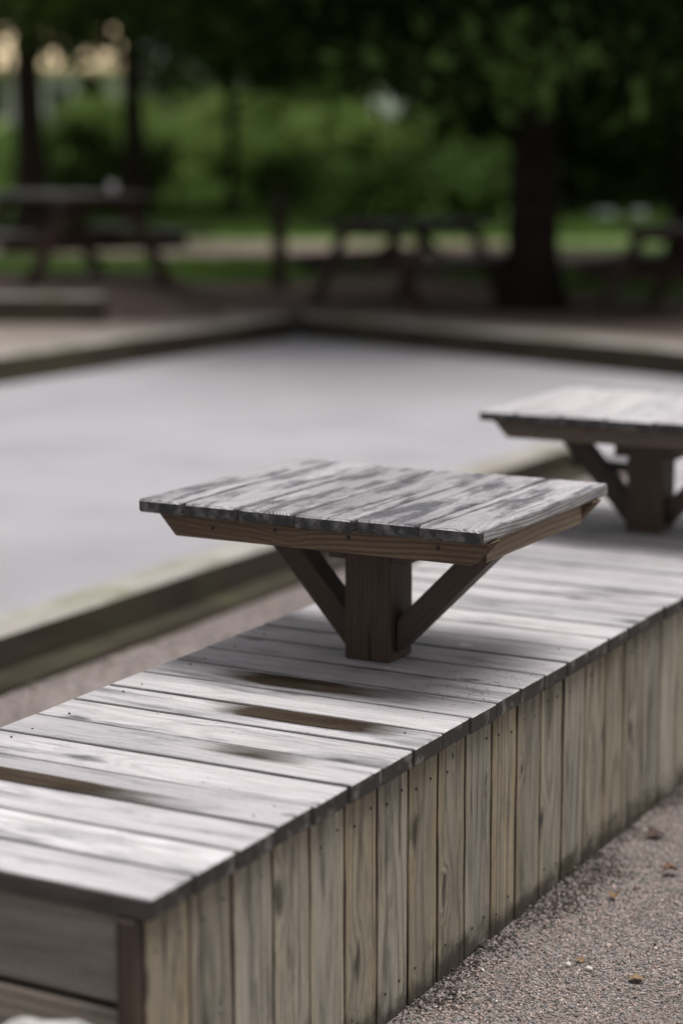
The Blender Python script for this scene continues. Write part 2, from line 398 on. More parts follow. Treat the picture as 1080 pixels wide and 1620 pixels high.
N = NT('screw_steel'); N.b.inputs['Base Color'].default_value = (.05, .045, .04, 1); N.b.inputs['Metallic'].default_value = .8; N.b.inputs['Roughness'].default_value = .6; M['screw'] = N.m
# wet wood under a film of rain water
N = NT('rain_puddle')
at = N.n('ShaderNodeAttribute', attribute_name='wet'); ge = N.n('ShaderNodeNewGeometry')
nz = N.noise(N.vmath('MULTIPLY', ge.outputs['Position'], (4.5, 60., 1.)), 1., 6, .7)
nf = N.noise(N.vmath('MULTIPLY', ge.outputs['Position'], (18., 330., 1.)), 1., 3, .6)
lvl = N.math('ADD', at.outputs['Fac'], N.math('ADD', N.math('MULTIPLY', N.math('SUBTRACT', nz, .5), 1.1), N.math('MULTIPLY', N.math('SUBTRACT', nf, .5), .5)))
fac = N.math('ADD', N.ramp(lvl, .02, .5, 0, .5), N.ramp(lvl, .45, .75, 0, .5))
N.l(N.mix(N.ramp(nz, .3, .7), (.030, .022, .017), (.065, .050, .036)), N.b.inputs['Base Color'])
N.l(N.ramp(lvl, .4, .8, .35, .05), N.b.inputs['Roughness']); N.b.inputs['IOR'].default_value = 1.33; N.b.inputs['Specular IOR Level'].default_value = .5
tr = N.n('ShaderNodeBsdfTransparent'); mx = N.n('ShaderNodeMixShader')
N.l(fac, mx.inputs[0]); N.l(tr.outputs[0], mx.inputs[1]); N.l(N.b.outputs[0], mx.inputs[2]); N.l(mx.outputs[0], N.out.inputs['Surface'])
M['puddle'] = N.m

# ------------------------------------------------------------------ terrain
F2 = Vector((-.475, .880)); R2 = Vector((.880, .475))
def DL(x, y):
    a, b = x-CAM.x, y-CAM.y
    return a*F2.x+b*F2.y, a*R2.x+b*R2.y
def XY(D, L): return (CAM.x+D*F2.x+L*R2.x, CAM.y+D*F2.y+L*R2.y)
def H(x, y):
    D, L = DL(x, y)
    h = .28 + .17*sm(19, 27, D) + .05*math.sin(x*.7)*sm(18, 24, D)*.4
    h += 1.9*sm(28, 62, D)*(1-.55*sm(3, 12, L)) + .02*max(0, min(D, 300)-62)
    return h
# yard: flat gravel, large enough to reach away on the camera's side
me = bpy.data.meshes.new('yard')
me.from_pydata([(-2.3, -60, 0), (300, -60, 0), (300, 7.7, 0), (4.2, 7.7, 0), (-2.3, 10.6, 0)], [], [(0, 1, 2, 3, 4)]); me.update()
tag(link('yard', me, M['yard']), kind='structure')
# bowling court, a little higher, running out into the yard where the kerb stops
def far_line(x): return 12.19 - (x+6.68)*.395
vs, fs = [], []
xs = [-7.0, -5.5, -4, -2.5, -2.33, -1.7, -1.1, 0, 2, 4]
ys = [-30, -10, 0, 3, 6, 6.95, 7.15, 8, 9, 1.0]
for i, x in enumerate(xs):
    for j in range(10):
        y = ys[j] if j < 9 else far_line(x)+.12
        if j < 9: y = min(y, far_line(x)+.02*j)
        z = .10 if x < -2.32 else .10*(1-sm(-2.33, -.9, x))+.004
        vs.append((x, y, z))
for i in range(len(xs)-1):
    for j in range(9):
        if xs[i] >= -2.34 and j < 6: continue
        a = i*10+j; fs.append((a, a+10, a+11, a+1))
me = bpy.data.meshes.new('court'); me.from_pydata(vs, [], fs); me.update()
tag(link('court', me, M['court']), kind='structure')
# land beyond the kerbs, split by what covers it
bnd = []
for y in [-60, -30, -10, 0, 4, 6, 8, 9, 10, 11, 11.6]: bnd.append(((-6.92, y), (-1, 0)))
for k in range(8):
    t = k/7*math.pi/2; bnd.append(((-6.92, 12.42), (-math.cos(t), math.sin(t))))
x = -6.4
while x < 4.2: bnd.append(((x, far_line(x)+.22), (0, 1))); x += .55
for x in (6, 9, 14, 25, 60, 300): bnd.append(((x, 7.9), (0, 1)))
offs = [0, .2, .5, .9, 1.4, 2, 2.6] + [3.2+.6*i for i in range(42)] + [29.5, 32, 36, 41, 47, 55, 65, 80, 110, 160, 300]
zones = {'terrace': ([], 'grit'), 'soil_strip': ([], 'soil'), 'path': ([], 'path'), 'lawn': ([], 'lawn')}
V = []
for (b, d) in bnd:
    for o in offs:
        x, y = b[0]+d[0]*o, b[1]+d[1]*o; V.append((x, y, H(x, y)))
no = len(offs)
for i in range(len(bnd)-1):
    for j in range(no-1):
        q = (i*no+j, (i+1)*no+j, (i+1)*no+j+1, i*no+j+1)
        cx = sum(V[k][0] for k in q)/4; cy = sum(V[k][1] for k in q)/4
        D, L = DL(cx, cy)
        p0 = 24.2 - .55*max(0, L) + 1.2*sm(-3, -8, L)*0; p1 = p0 + 3.0 + .9*math.sin(L*.9+1)
        if p0 < D < p1: zn = 'path'
        elif D >= p1 or L > 30 or L < -30: zn = 'lawn'
        elif D > p0-3.0 + .5*math.sin(L*1.7): zn = 'lawn'
        elif D > 17.2 or (L > .6 and j > 1): zn = 'soil_strip'
        else: zn = 'terrace'
        zones[zn][0].append(q)
for zn, (fq, mt) in zones.items():
    used = sorted({k for q in fq for k in q}); mp = {k: i for i, k in enumerate(used)}
    me = bpy.data.meshes.new(zn); me.from_pydata([V[k] for k in used], [], [tuple(mp[k] for k in q) for q in fq]); me.update()
    for p in me.polygons: p.use_smooth = True
    tag(link(zn, me, M[mt]), kind='structure')
# upper terrace held by its own low timber step (left)
up = []
for D in (16.28, 16.6, 17.2, 18, 19, 20, 21, 22):
    row = []
    for L in (-9, -7, -5, -3.6, -2.6, -2.1, -1.86, -1.3, -.7):
        x, y = XY(D, L); z = .47 if L < -1.8 else .47-.25*sm(-1.86, -.75, L)
        z -= .25*sm(19.8, 22, D)
        if D < 16.5 and L > -1.9: z = .25
        row.append((x, y, z + .012*math.sin(x*3)*math.cos(y*2.3)))
    up.append(row)
vs = [p for r_ in up for p in r_]; fs = [(i*9+j, i*9+j+1, (i+1)*9+j+1, (i+1)*9+j) for i in range(7) for j in range(8)]
me = bpy.data.meshes.new('upper_terrace'); me.from_pydata(vs, [], fs); me.update()
tag(link('upper_terrace', me, M['soil']), kind='structure')

# ------------------------------------------------------------------ timber kerbs
def kerb(name, label, p0, p1, z0, z1, width, mats, seglen=2.4, low=None, gap=.012):
    a = Vector((p0[0], p0[1], 0)); b = Vector((p1[0], p1[1], 0)); d = (b-a); Ltot = d.length; d.normalize()
    ang = math.atan2(d.y, d.x); nrm = Vector((-d.y, d.x, 0))
    root = empty(name, a)
    n = max(1, round(Ltot/seglen)); sl = Ltot/n
    me = board_mesh('sleeper', sl-gap, width, z1-z0, .012, mats, wob=.006, seg=4)
    for i in range(n):
        s = link('sleeper', me, parent=root, loc=d*(sl*(i+.5)) + nrm*random.uniform(-.006, .006) + Vector((0, 0, (z0+z1)/2+random.uniform(-.008, .004))), rot=(0, 0, ang+random.uniform(-.003, .003)))
    if low:
        n2 = max(1, round(Ltot/(seglen*1.2))); sl2 = Ltot/n2
        me2 = board_mesh('footing_plank', sl2-gap, low[0], low[2]-low[1], .012, [low[4]]*2, wob=.008, seg=5)
        for i in range(n2):
            link('footing_plank', me2, parent=root, loc=d*(sl2*(i+.5)) + nrm*(low[3]+random.uniform(-.012, .012)) + Vector((0, 0, (low[1]+low[2])/2)), rot=(0, 0, ang+random.uniform(-.006, .006)))
    tag(root, label, 'kerb', 'timber kerbs around the court')
    return root
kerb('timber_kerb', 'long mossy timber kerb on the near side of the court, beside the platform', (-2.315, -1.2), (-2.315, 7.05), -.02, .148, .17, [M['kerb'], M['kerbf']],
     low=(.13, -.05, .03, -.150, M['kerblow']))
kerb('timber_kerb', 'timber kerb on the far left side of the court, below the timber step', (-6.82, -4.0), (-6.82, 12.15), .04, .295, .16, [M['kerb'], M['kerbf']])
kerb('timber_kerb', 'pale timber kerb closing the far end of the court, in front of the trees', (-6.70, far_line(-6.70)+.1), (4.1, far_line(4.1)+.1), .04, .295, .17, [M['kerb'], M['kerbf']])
e0 = XY(16.22, -8.8); e1 = XY(16.22, -1.86)
st = kerb('timber_step', 'low dark timber step in front of the left picnic table', e0, e1, .2, .50, .2, [M['kerb'], M['kerbf']])
st['category'] = 'step'; del st['group']
# kerb faces are dark brown, their tops paler: a second slot on the side faces
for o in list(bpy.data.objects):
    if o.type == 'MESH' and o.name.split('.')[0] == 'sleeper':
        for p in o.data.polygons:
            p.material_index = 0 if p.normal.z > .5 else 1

# ------------------------------------------------------------------ plank platform
PW = .762; ZT = .518; UB = .125
plat = empty('plank_platform', (-PW/2, 0, 0))
tag(plat, 'long boxed-in platform of weathered planks that carries both pedestal tables', 'platform')
def child(name, me, loc, rot=(0, 0, 0), mat=None):
    return link(name, me, mat, plat, (loc[0]+PW/2, loc[1], loc[2]), rot)
NB = 52
bm = bmesh.new(); bmesh.ops.create_cone(bm, cap_ends=True, segments=8, radius1=.0026, radius2=.0022, depth=.003)
NAIL = bpy.data.meshes.new('nail'); bm.to_mesh(NAIL); bm.free(); NAIL.materials.append(M['screw'])
dvar = [board_mesh('deck_board', PW+random.uniform(-.004, .003), .1197, .034, .0022, [M['deck'], M['deck_end'], M['deck_edge']], wob=.0008, seg=4) for _ in range(7)]
for k in range(-1, NB):
    yw = k*UB + UB/2
    me = dvar[(k*3+1) % 7]
    b = child('deck_board', me, (-PW/2+random.uniform(-.002, .002), yw, ZT-.017+random.uniform(-.0008, .0008)),
              (random.uniform(-.008, .008), 0, random.uniform(-.0015, .0015)+(math.pi if k % 2 else 0)))
    if k < 24:   # two nails near each end, sunk in the board
        for nx_ in (-.06, -PW+.06):
            for s_ in (-.03, .032):
                if random.random() < (.93 if nx_ > -.3 else .45): continue
                child('nail', NAIL, (nx_+random.uniform(-.004, .004), yw+s_+random.uniform(-.004, .004), ZT+.0006))
svar = [board_mesh('side_board', .478, random.uniform(.1185, .1215), .02, .0025, [M['side'], M['side_end'], M['deck_edge']], wob=.0012, seg=4) for _ in range(7)]
y = -.104; k = 0
while y < NB*UB-.1:
    me = svar[(k*5+2) % 7]; wdt = .1262
    b = child('side_board', me, (-.032+random.uniform(-.0015, .0015), y+wdt/2, .0015+.239+random.uniform(-.003, .002)),
              (0, 0, 0))
    m3 = Matrix(((0, 0, -1), (0, 1, 0), (1, 0, 0)))   # local X up, local Z outwards
    m3 = Matrix(((0, 0, 1), (0, -1, 0), (1, 0, 0)))
    b.rotation_euler = m3.to_euler(); b.rotation_euler.rotate_axis('Z', random.uniform(-.006, .006)+.006)
    if y < 4:
        for s_ in (-.03, .03):
            for zn in (.43, .06):
                if random.random() < .8: child('nail', NAIL, (-.0218, y+wdt/2+s_+random.uniform(-.006, .006), zn+random.uniform(-.012, .012)), (0, math.pi/2, 0))
    y += wdt; k += 1
lvar = board_mesh('side_board', .478, .121, .02, .0025, [M['side'], M['side_end']])
y = -.104
while y < NB*UB-.1:    # the side facing the court
    b = child('side_board', lvar, (-PW+.032, y+.063, .2405)); b.rotation_euler = Matrix(((0, 0, -1), (0, 1, 0), (1, 0, 0))).to_euler(); y += .1262
for (z0, z1) in ((.333, .474), (.176, .321), (.019, .164)):
    me = board_mesh('end_board', PW-.105, z1-z0, .02, .003, [M['endb'], M['side_end']], wob=.001, seg=3)
    child('end_board', me, (-PW/2, -.092, (z0+z1)/2), (math.pi/2, 0, 0))
for s in (-1, 1):
    me = board_mesh('corner_post', .478, .034, .024, .003, [M['post'], M['side_end']])
    b = child('corner_post', me, (-PW/2+s*(PW/2-.040), -.1175, .2425), (math.pi/2, math.pi/2, 0))
me = board_mesh('end_board', PW-.06, .466, .02, .003, [M['side'], M['side_end']])
child('end_board', me, (-PW/2, NB*UB-.03, .243), (math.pi/2, 0, 0))
me = board_mesh('gap_block', NB*UB-.12, PW-.10, .452, .002, [M['inner'], M['inner']])
child('gap_block', me, (-PW/2, NB*UB/2-.008, .2505), (0, 0, math.pi/2))  # closed dark box added to keep light out of the board gaps

# ------------------------------------------------------------------ pedestal tables
def pedestal(mt='top'):
    root = empty('pedestal_table', (-.385, 1.355, ZT))
    def P(name, me, loc, rot=(0, 0, 0)): return link(name, me, None, root, (loc[0]+.385, loc[1]-1.355, loc[2]-ZT), rot)
    zt, x0, x1, y0, y1 = .884, -.784, .015, 1.022, 1.689
    wd = [.113, .130, .134, .139, .140, .143]; s = (x1-x0)/sum(wd); xx = x0
    for i, q in enumerate(wd):
        q *= s
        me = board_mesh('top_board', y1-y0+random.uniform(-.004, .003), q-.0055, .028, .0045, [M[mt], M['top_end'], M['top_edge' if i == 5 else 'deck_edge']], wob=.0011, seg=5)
        P('top_board', me, (xx+q/2, (y0+y1)/2+random.uniform(-.002, .002), zt-.014+random.uniform(-.0012, .0012)), (0, 0, math.pi/2)); xx += q
    zb0, zb1 = .806, .8555
    me = board_mesh('long_beam', .775, .042, zb1-zb0, .002, [M['beam'], M['beam_end']], wob=.0008, chamfer=.045, seg=3)
    P('long_beam', me, (-.370, 1.078, (zb0+zb1)/2)); P('long_beam', me, (-.370, 1.620, (zb0+zb1)/2))
    me = board_mesh('side_beam', .50, .04, zb1-zb0, .002, [M['side_beam'], M['beam_end']], wob=.0008, seg=3)
    P('side_beam', me, (-.034, 1.3495, (zb0+zb1)/2), (0, 0, math.pi/2)); P('side_beam', me, (-.700, 1.3495, (zb0+zb1)/2), (0, 0, math.pi/2))
    me = board_mesh('cross_beam', .29, .04, .117, .002, [M['post'], M['post']], seg=2)
    P('cross_beam', me, (-.3095, 1.4495, .797), (0, 0, math.pi/2)); P('cross_beam', me, (-.4605, 1.4495, .797), (0, 0, math.pi/2))
    me = board_mesh('post', .337, .11, .11, .004, [M['post'], M['post']], wob=.0006, seg=3)
    P('post', me, (-.385, 1.357, ZT+.1685), (0, -math.pi/2, 0))
    for sgn in (1, -1):   # diagonal braces
        bm = bmesh.new()
        pts = [(.058, .018), (.058, .092), (.300, .338), (.327, .338), (.327, .290)]
        if sgn < 0: pts = [(.058, .014), (.058, .096), (.272, .338), (.303, .338), (.303, .290)]
        fr, bk = [], []
        for (px, pz) in pts:
            fr.append(bm.verts.new((sgn*px, -.031, pz))); bk.append(bm.verts.new((sgn*px, .031, pz)))
        n = len(pts)
        bm.faces.new(fr); bm.faces.new(bk[::-1])
        for i in range(n): bm.faces.new((fr[i], bk[i], bk[(i+1) % n], fr[(i+1) % n]))
        bmesh.ops.recalc_face_normals(bm, faces=bm.faces[:])
        bmesh.ops.bevel(bm, geom=bm.edges[:], offset=.003, segments=1, affect='EDGES')
        # bring the board's own length on to local X so that the grain follows the brace
        ang = math.atan2(.27, .27) if sgn > 0 else math.pi-math.atan2(.27, .27)
        bmesh.ops.rotate(bm, verts=bm.verts, cent=(0, 0, 0), matrix=Matrix.Rotation(ang, 3, 'Y'))
        me = bpy.data.meshes.new('brace'); bm.to_mesh(me); bm.free(); me.materials.append(M['post'])
        P('brace', me, (-.385, 1.357, ZT), (0, -ang, 0))
    bm = bmesh.new(); bmesh.ops.create_cone(bm, cap_ends=True, segments=10, radius1=.0045, radius2=.0038, depth=.003)
    me = bpy.data.meshes.new('screw'); bm.to_mesh(me); bm.free(); me.materials.append(M['screw'])
    for (x, z) in ((-.30, .838), (-.47, .838), (-.62, .83), (-.10, .835)): P('screw', me, (x, 1.0565, z), (math.pi/2, 0, 0))
    return root
t1 = pedestal()
tag(t1, 'square plank table on a braced post, whole and nearest on the platform', 'table', 'pedestal tables on the platform')
random.seed(23)
t2 = pedestal('top_glare'); t2.location.y += 1.72; t2.location.x += 0.0; t2.rotation_euler.z = rad(.8)
tag(t2, 'blurred plank table farther along the platform, cut off by the right edge', 'table', 'pedestal tables on the platform')

# ------------------------------------------------------------------ rain puddles on the deck
def puddle(x0, x1, ya, yb, label, fade=(.12, .12), tilt=.6, amt=1.05):
    nx, ny = 40, 10; V = []; F = []; W = []
    for i in range(nx+1):
        u = i/nx
        for j in range(ny+1):
            v = j/ny
            x = x0+(x1-x0)*u; yy = ya+(yb-ya)*v
            V.append((x, yy, ZT+.0028))
            a = sm(0, fade[0], u)*sm(0, fade[1], 1-u)
            bb = sm(-.02, .30, v)*(1-sm(1-.16*tilt, 1.0, v))   # sharper along the back joint
            W.append(max(0, min(1, a*amt))*(.15+.85*bb)*(0 if v in (0., 1.) else 1))
    for i in range(nx):
        for j in range(ny):
            q = i*(ny+1)+j; F.append((q, q+ny+1, q+ny+2, q+1))
    me = bpy.data.meshes.new('rain_puddle'); me.from_pydata(V, [], F); me.update()
    at = me.attributes.new('wet', 'FLOAT', 'POINT'); at.data.foreach_set('value', W)
    o = link('rain_puddle', me, M['puddle'])
    tag(o, label, 'puddle', 'rain puddles on the deck boards')
puddle(-.68, .0, 1.012, 1.108, 'longest dark rain puddle on the deck, just in front of the table post', fade=(.40, .85))
puddle(-.52, -.0, .790, .872, 'brown rain puddle with a sharp back edge, second in front of the table', fade=(.38, .45), tilt=.35)
puddle(-.42, -.06, .550, .615, 'smallest rain puddle, a short streak in the middle of the deck', fade=(.6, .6), amt=.66)
puddle(-.80, -.06, .238, .306, 'long rain puddle at the left edge of the picture, near the platform end', fade=(.05, .7))

# ------------------------------------------------------------------ gravel stones beside the platform
ICO = None
def ico():
    bm = bmesh.new(); bmesh.ops.create_icosphere(bm, subdivisions=1, radius=1)
    v = np.array([p.co[:] for p in bm.verts]); f = np.array([[q.index for q in fc.verts] for fc in bm.faces]); bm.free(); return v, f
def octa():
    v = np.array([(1, 0, 0), (-1, 0, 0), (0, 1, 0), (0, -1, 0), (0, 0, 1), (0, 0, -1)], float)
    f = np.array([(0, 2, 4), (2, 1, 4), (1, 3, 4), (3, 0, 4), (2, 0, 5), (1, 2, 5), (3, 1, 5), (0, 3, 5)]); return v, f
def scatter(name, pts, sizes, cols, base, mat, label, cat, flat=(.45, .8), sink=.3, z=0):
    bv, bf = base; n = len(pts); nv = len(bv)
    ang = RNG.uniform(0, 6.283, n); ca, sa = np.cos(ang), np.sin(ang)
    sx = sizes*RNG.uniform(.8, 1.4, n); sy = sizes*RNG.uniform(.65, 1.0, n); sz = sizes*RNG.uniform(flat[0], flat[1], n)
    tl = RNG.uniform(-.5, .5, n)
    v = bv[None]*(1+RNG.uniform(-.25, .25, (n, nv, 1)))
    x = v[..., 0]*sx[:, None]; y = v[..., 1]*sy[:, None]; zz = v[..., 2]*sz[:, None]
    x2 = x*np.cos(tl)[:, None]-zz*np.sin(tl)[:, None]; z2 = x*np.sin(tl)[:, None]+zz*np.cos(tl)[:, None]
    X = x2*ca[:, None]-y*sa[:, None]+pts[:, 0:1]; Y = x2*sa[:, None]+y*ca[:, None]+pts[:, 1:2]
    Z = z2+(sz*(1-sink))[:, None]+z+pts[:, 2:3]
    V = np.stack([X, Y, Z], -1).reshape(-1, 3)
    F = (bf[None]+(np.arange(n)*nv)[:, None, None]).reshape(-1, bf.shape[1])
    me = mesh_np(name, V, F)
    ca_ = me.color_attributes.new('col', 'FLOAT_COLOR', 'POINT')
    c = np.repeat(np.concatenate([cols, np.ones((n, 1))], 1), nv, 0).astype(np.float32)
    ca_.data.foreach_set('color', c.ravel())
    o = link(name, me, mat); tag(o, label, cat, kind='stuff'); return o
PAL = np.array([(.25, .185, .165), (.19, .17, .165), (.14, .14, .145), (.33, .265, .245), (.09, .08, .075), (.19, .155, .13), (.42, .38, .36), (.045, .038, .035)])
PW_ = np.array([.22, .19, .17, .12, .13, .09, .03, .05])
def gravel(n, xr, yr, smin, smax, darkwall=True, keep=None):
    p = np.stack([RNG.uniform(*xr, n), RNG.uniform(*yr, n), np.zeros(n)], 1)
    if keep is not None: p = p[keep(p)]
    n = len(p)
    s = smin+(smax-smin)*RNG.power(.5, n)*RNG.uniform(.3, 1, n)*np.where(RNG.uniform(0, 1, n) < .04, 1.9, 1)
    c = PAL[RNG.choice(len(PAL), n, p=PW_)]*RNG.uniform(.85, 1.5, (n, 1))*np.array((.98, 1.0, .965))
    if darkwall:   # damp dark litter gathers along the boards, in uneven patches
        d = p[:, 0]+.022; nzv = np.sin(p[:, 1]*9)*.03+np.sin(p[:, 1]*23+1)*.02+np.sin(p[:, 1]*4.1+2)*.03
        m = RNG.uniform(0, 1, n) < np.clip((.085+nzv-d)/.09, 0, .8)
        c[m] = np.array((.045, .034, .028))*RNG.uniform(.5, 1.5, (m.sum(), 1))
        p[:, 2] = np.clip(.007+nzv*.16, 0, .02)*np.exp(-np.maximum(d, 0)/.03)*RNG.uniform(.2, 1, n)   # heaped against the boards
    return p, s, c
def wedge(p):  # the patch in front of the lens, with some margin
    return (p[:, 1] > .35+.0*p[:, 0]) & (p[:, 0] < .95)
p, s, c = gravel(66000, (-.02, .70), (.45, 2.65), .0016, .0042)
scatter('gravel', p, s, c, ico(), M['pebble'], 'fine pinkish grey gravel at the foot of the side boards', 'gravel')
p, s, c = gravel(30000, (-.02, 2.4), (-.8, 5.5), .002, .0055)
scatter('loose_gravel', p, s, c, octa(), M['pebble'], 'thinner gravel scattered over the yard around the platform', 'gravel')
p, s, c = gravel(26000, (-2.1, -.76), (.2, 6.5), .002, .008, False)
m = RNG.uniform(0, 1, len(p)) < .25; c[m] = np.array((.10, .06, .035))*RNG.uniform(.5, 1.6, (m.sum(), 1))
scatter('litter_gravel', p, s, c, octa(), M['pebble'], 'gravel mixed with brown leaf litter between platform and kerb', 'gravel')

n = 190
p = np.stack([-.09+RNG.normal(0, .07, n), 1.27+RNG.normal(0, .11, n), np.full(n, ZT)], 1)
q = np.stack([RNG.uniform(-.74, -.02, 260), RNG.uniform(0, 3.2, 260), np.full(260, ZT)], 1)
p = np.concatenate([p, q]); p = p[(p[:, 0] < -.004) & (p[:, 0] > -.75)]; n = len(p)
c = np.array((.10, .07, .045))*RNG.uniform(.4, 2.2, (n, 1))
scatter('crumbs', p, RNG.uniform(.0005, .002, n), c, octa(), M['pebble'], 'brown crumbs of bark and leaf lying on the deck boards', 'debris')
bm = bmesh.new(); ring = []
for k in range(22):
    t = 6.2832*k/22; r_ = .011*(1+.25*math.sin(3*t+1)+.18*math.sin(7*t)); ring.append((math.cos(t)*r_*1.5, math.sin(t)*r_))
vs = [bm.verts.new((a, b, 0)) for a, b in ring]; vi = [bm.verts.new((a*.6, b*.6, .0022)) for a, b in ring]; vc = bm.verts.new((0, 0, .003))
for k in range(22):
    bm.faces.new((vs[k], vs[(k+1) % 22], vi[(k+1) % 22], vi[k])); bm.faces.new((vi[k], vi[(k+1) % 22], vc))
me = bpy.data.meshes.new('bird_dropping'); bm.to_mesh(me); bm.free()
tag(link('bird_dropping', me, plain('dried_dropping', (.62, .62, .64), .8, .15, 90), None, (-.26, 1.535, ZT+.0012)), 'small white bird dropping on the deck, right of the table post', 'dropping')
# ------------------------------------------------------------------ fallen leaves and stones
def dry_leaf(loc, size, rz, col, label, curl=.5):
    V, F = [], []; n = 8
    for i in range(n+1):
        u = i/n; wd = math.sin(math.pi*u**.8)*(.42+.10*math.sin(u*19))
        for j, s in enumerate((-1, -.5, 0, .5, 1)):
            V.append(((u-.5), s*wd, curl*(.25*s*s*wd*2+.16*math.sin(u*3.1+.4))+.01))
    for i in range(n):
        for j in range(4): q = i*5+j; F.append((q, q+1, q+6, q+5))
    me = bpy.data.meshes.new('fallen_leaf'); me.from_pydata([(a*size, b*size, c*size) for a, b, c in V], [], F); me.update()
    ca = me.color_attributes.new('col', 'FLOAT_COLOR', 'POINT')
    for k, d in enumerate(ca.data): f = .75+.5*random.random(); d.color = (col[0]*f, col[1]*f, col[2]*f, 1)
    root = link('fallen_leaf', me, M['dry'], None, loc, (random.uniform(-.15, .15), random.uniform(-.15, .15), rz))
    sm_ = root.modifiers.new('thick', 'SOLIDIFY'); sm_.thickness = .0006
    stem = link('stem', tube_mesh('stem', [(-.46*size, 0, .02*size), (-.62*size, .03*size, .05*size), (-.78*size, .02*size, .03*size)], [.02*size, .016*size, .012*size], 6), None, root)
    stem.data.materials.append(M['bark'])
    tag(root, label, 'leaf', 'fallen leaves')
dry_leaf((.178, 1.70, .011), .040, .6, (.11, .055, .035), 'curled dark brown leaf on the gravel at the right edge', 1.2)
dry_leaf((.120, 1.50, .009), .030, 1.9, (.15, .095, .045), 'ochre dry leaf standing on edge in the gravel, nearest the boards', 1.1)
dry_leaf((.320, 1.10, .006), .034, .4, (.17, .115, .06), 'flat tan leaf on the gravel, lowest in the picture', .5)
dry_leaf((.185, 1.135, .006), .020, 2.6, (.17, .11, .055), 'smallest tan leaf on the gravel, beside two white pebbles', .5)
dry_leaf((.06, 1.93, .008), .05, 1.2, (.05, .03, .024), 'dark wet leaf on the gravel at the foot of the boards', .8)
def rock(name, loc, size, mat, label, cat, group=None, sub=3, seed=0, flat=.75):
    rnd = random.Random(seed)
    bm = bmesh.new(); bmesh.ops.create_icosphere(bm, subdivisions=sub, radius=1)
    ph = [rnd.uniform(0, 6) for _ in range(6)]
    for v in bm.verts:
        c = v.co.copy()
        f = 1+.10*math.sin(c.x*3+ph[0])+.09*math.sin(c.y*3.4+ph[1])+.06*math.sin(c.z*5+ph[2])+.03*math.sin(c.x*9+c.y*7+ph[3])
        v.co = Vector((c.x*size[0], c.y*size[1], c.z*size[2]))*f
    me = bpy.data.meshes.new(name); bm.to_mesh(me); bm.free()
    for p in me.polygons: p.use_smooth = True
    o = link(name, me, mat, None, loc); tag(o, label, cat, group); return o
PEB = plain('white_pebble', (.48, .46, .44), .8, .15, 200)
rock('pebble', (.172, 1.105, .006), (.0075, .006, .0055), PEB, 'white pebble nearer the boards, one of two beside the smallest leaf', 'pebble', 'white pebbles', 2, 3)
rock('pebble', (.217, 1.105, .006), (.008, .006, .0055), PEB, 'white pebble farther from the boards, one of two beside the smallest leaf', 'pebble', 'white pebbles', 2, 5)
rock('boulder', (-.10, -.33, .185), (.17, .15, .215), M['palestone'], 'pale rounded stone in the bottom left corner, before the end boards', 'stone', None, 4, 2)

# ------------------------------------------------------------------ picnic tables
def picnic():
    root = empty('picnic_table', (0, 0, 0))
    me = board_mesh('top_board', 1.8, .17, .045, .004, [M['picnic_top'], M['picnic']], wob=.003, seg=3)
    for i in range(4): link('top_board', me, None, root, (0, -.27+.18*i, .745))
    me = board_mesh('seat_board', 1.8, .135, .045, .004, [M['picnic_top'], M['picnic']], wob=.003, seg=3)
    for s in (-1, 1):
        for q in (0, 1): link('seat_board', me, None, root, (0, s*(.64+.145*q), .445))
    leg = board_mesh('leg', .84, .10, .05, .004, [M['picnic']]*2)
    bar = board_mesh('seat_bearer', 1.56, .11, .045, .004, [M['picnic']]*2)
    bat = board_mesh('top_batten', .70, .08, .045, .004, [M['picnic']]*2)
    br = board_mesh('brace', .72, .08, .045, .004, [M['picnic']]*2)
    for sx in (-1, 1):
        for sy in (-1, 1):
            o = link('leg', leg, None, root, (sx*.62, sy*.42, .362)); d = Vector((0, sy*.36, -.70)).normalized()
            zax = Vector((1, 0, 0)); yax = zax.cross(d)
            o.rotation_euler = Matrix((d, yax, zax)).transposed().to_euler()
        link('seat_bearer', bar, None, root, (sx*.57, 0, .367), Matrix(((0, 0, 1), (1, 0, 0), (0, 1, 0))).to_euler())
        link('top_batten', bat, None, root, (sx*.57, 0, .682), Matrix(((0, 0, 1), (1, 0, 0), (0, 1, 0))).to_euler())
        o = link('brace', br, None, root, (sx*.30, 0, .55)); d = Vector((sx*.5, 0, -.36)).normalized()
        yax = Vector((0, 0, 1)).cross(d).normalized(); o.rotation_euler = Matrix((d, Vector((0, 1, 0)).cross(d)*-1, Vector((0, 1, 0)))).transposed().to_euler()
    return root
pA = picnic(); pA.location = (-9.50, 12.80, .41); pA.rotation_euler = (0, 0, rad(150)); pA.scale = (1.14, 1.14, 1.10)
tag(pA, 'grey-topped picnic table at the left edge, above the timber step', 'picnic table', 'picnic tables under the trees')
pB = copy_tree(pA); x, y = XY(18.1, .60); pB.location = (x, y, H(x, y)-.01); pB.rotation_euler = (0, 0, rad(78)); pB.scale = (.95, 1, .98)
tag(pB, 'dark picnic table in the middle, behind the far kerb and left of the thick trunk', 'picnic table', 'picnic tables under the trees')
pC = copy_tree(pA); x, y = XY(17.2, 2.95); pC.location = (x, y, H(x, y)-.01); pC.rotation_euler = (0, 0, rad(88)); pC.scale = (.95, 1, .97)
tag(pC, 'dark picnic table at the right edge, right of the thick trunk', 'picnic table', 'picnic tables under the trees')
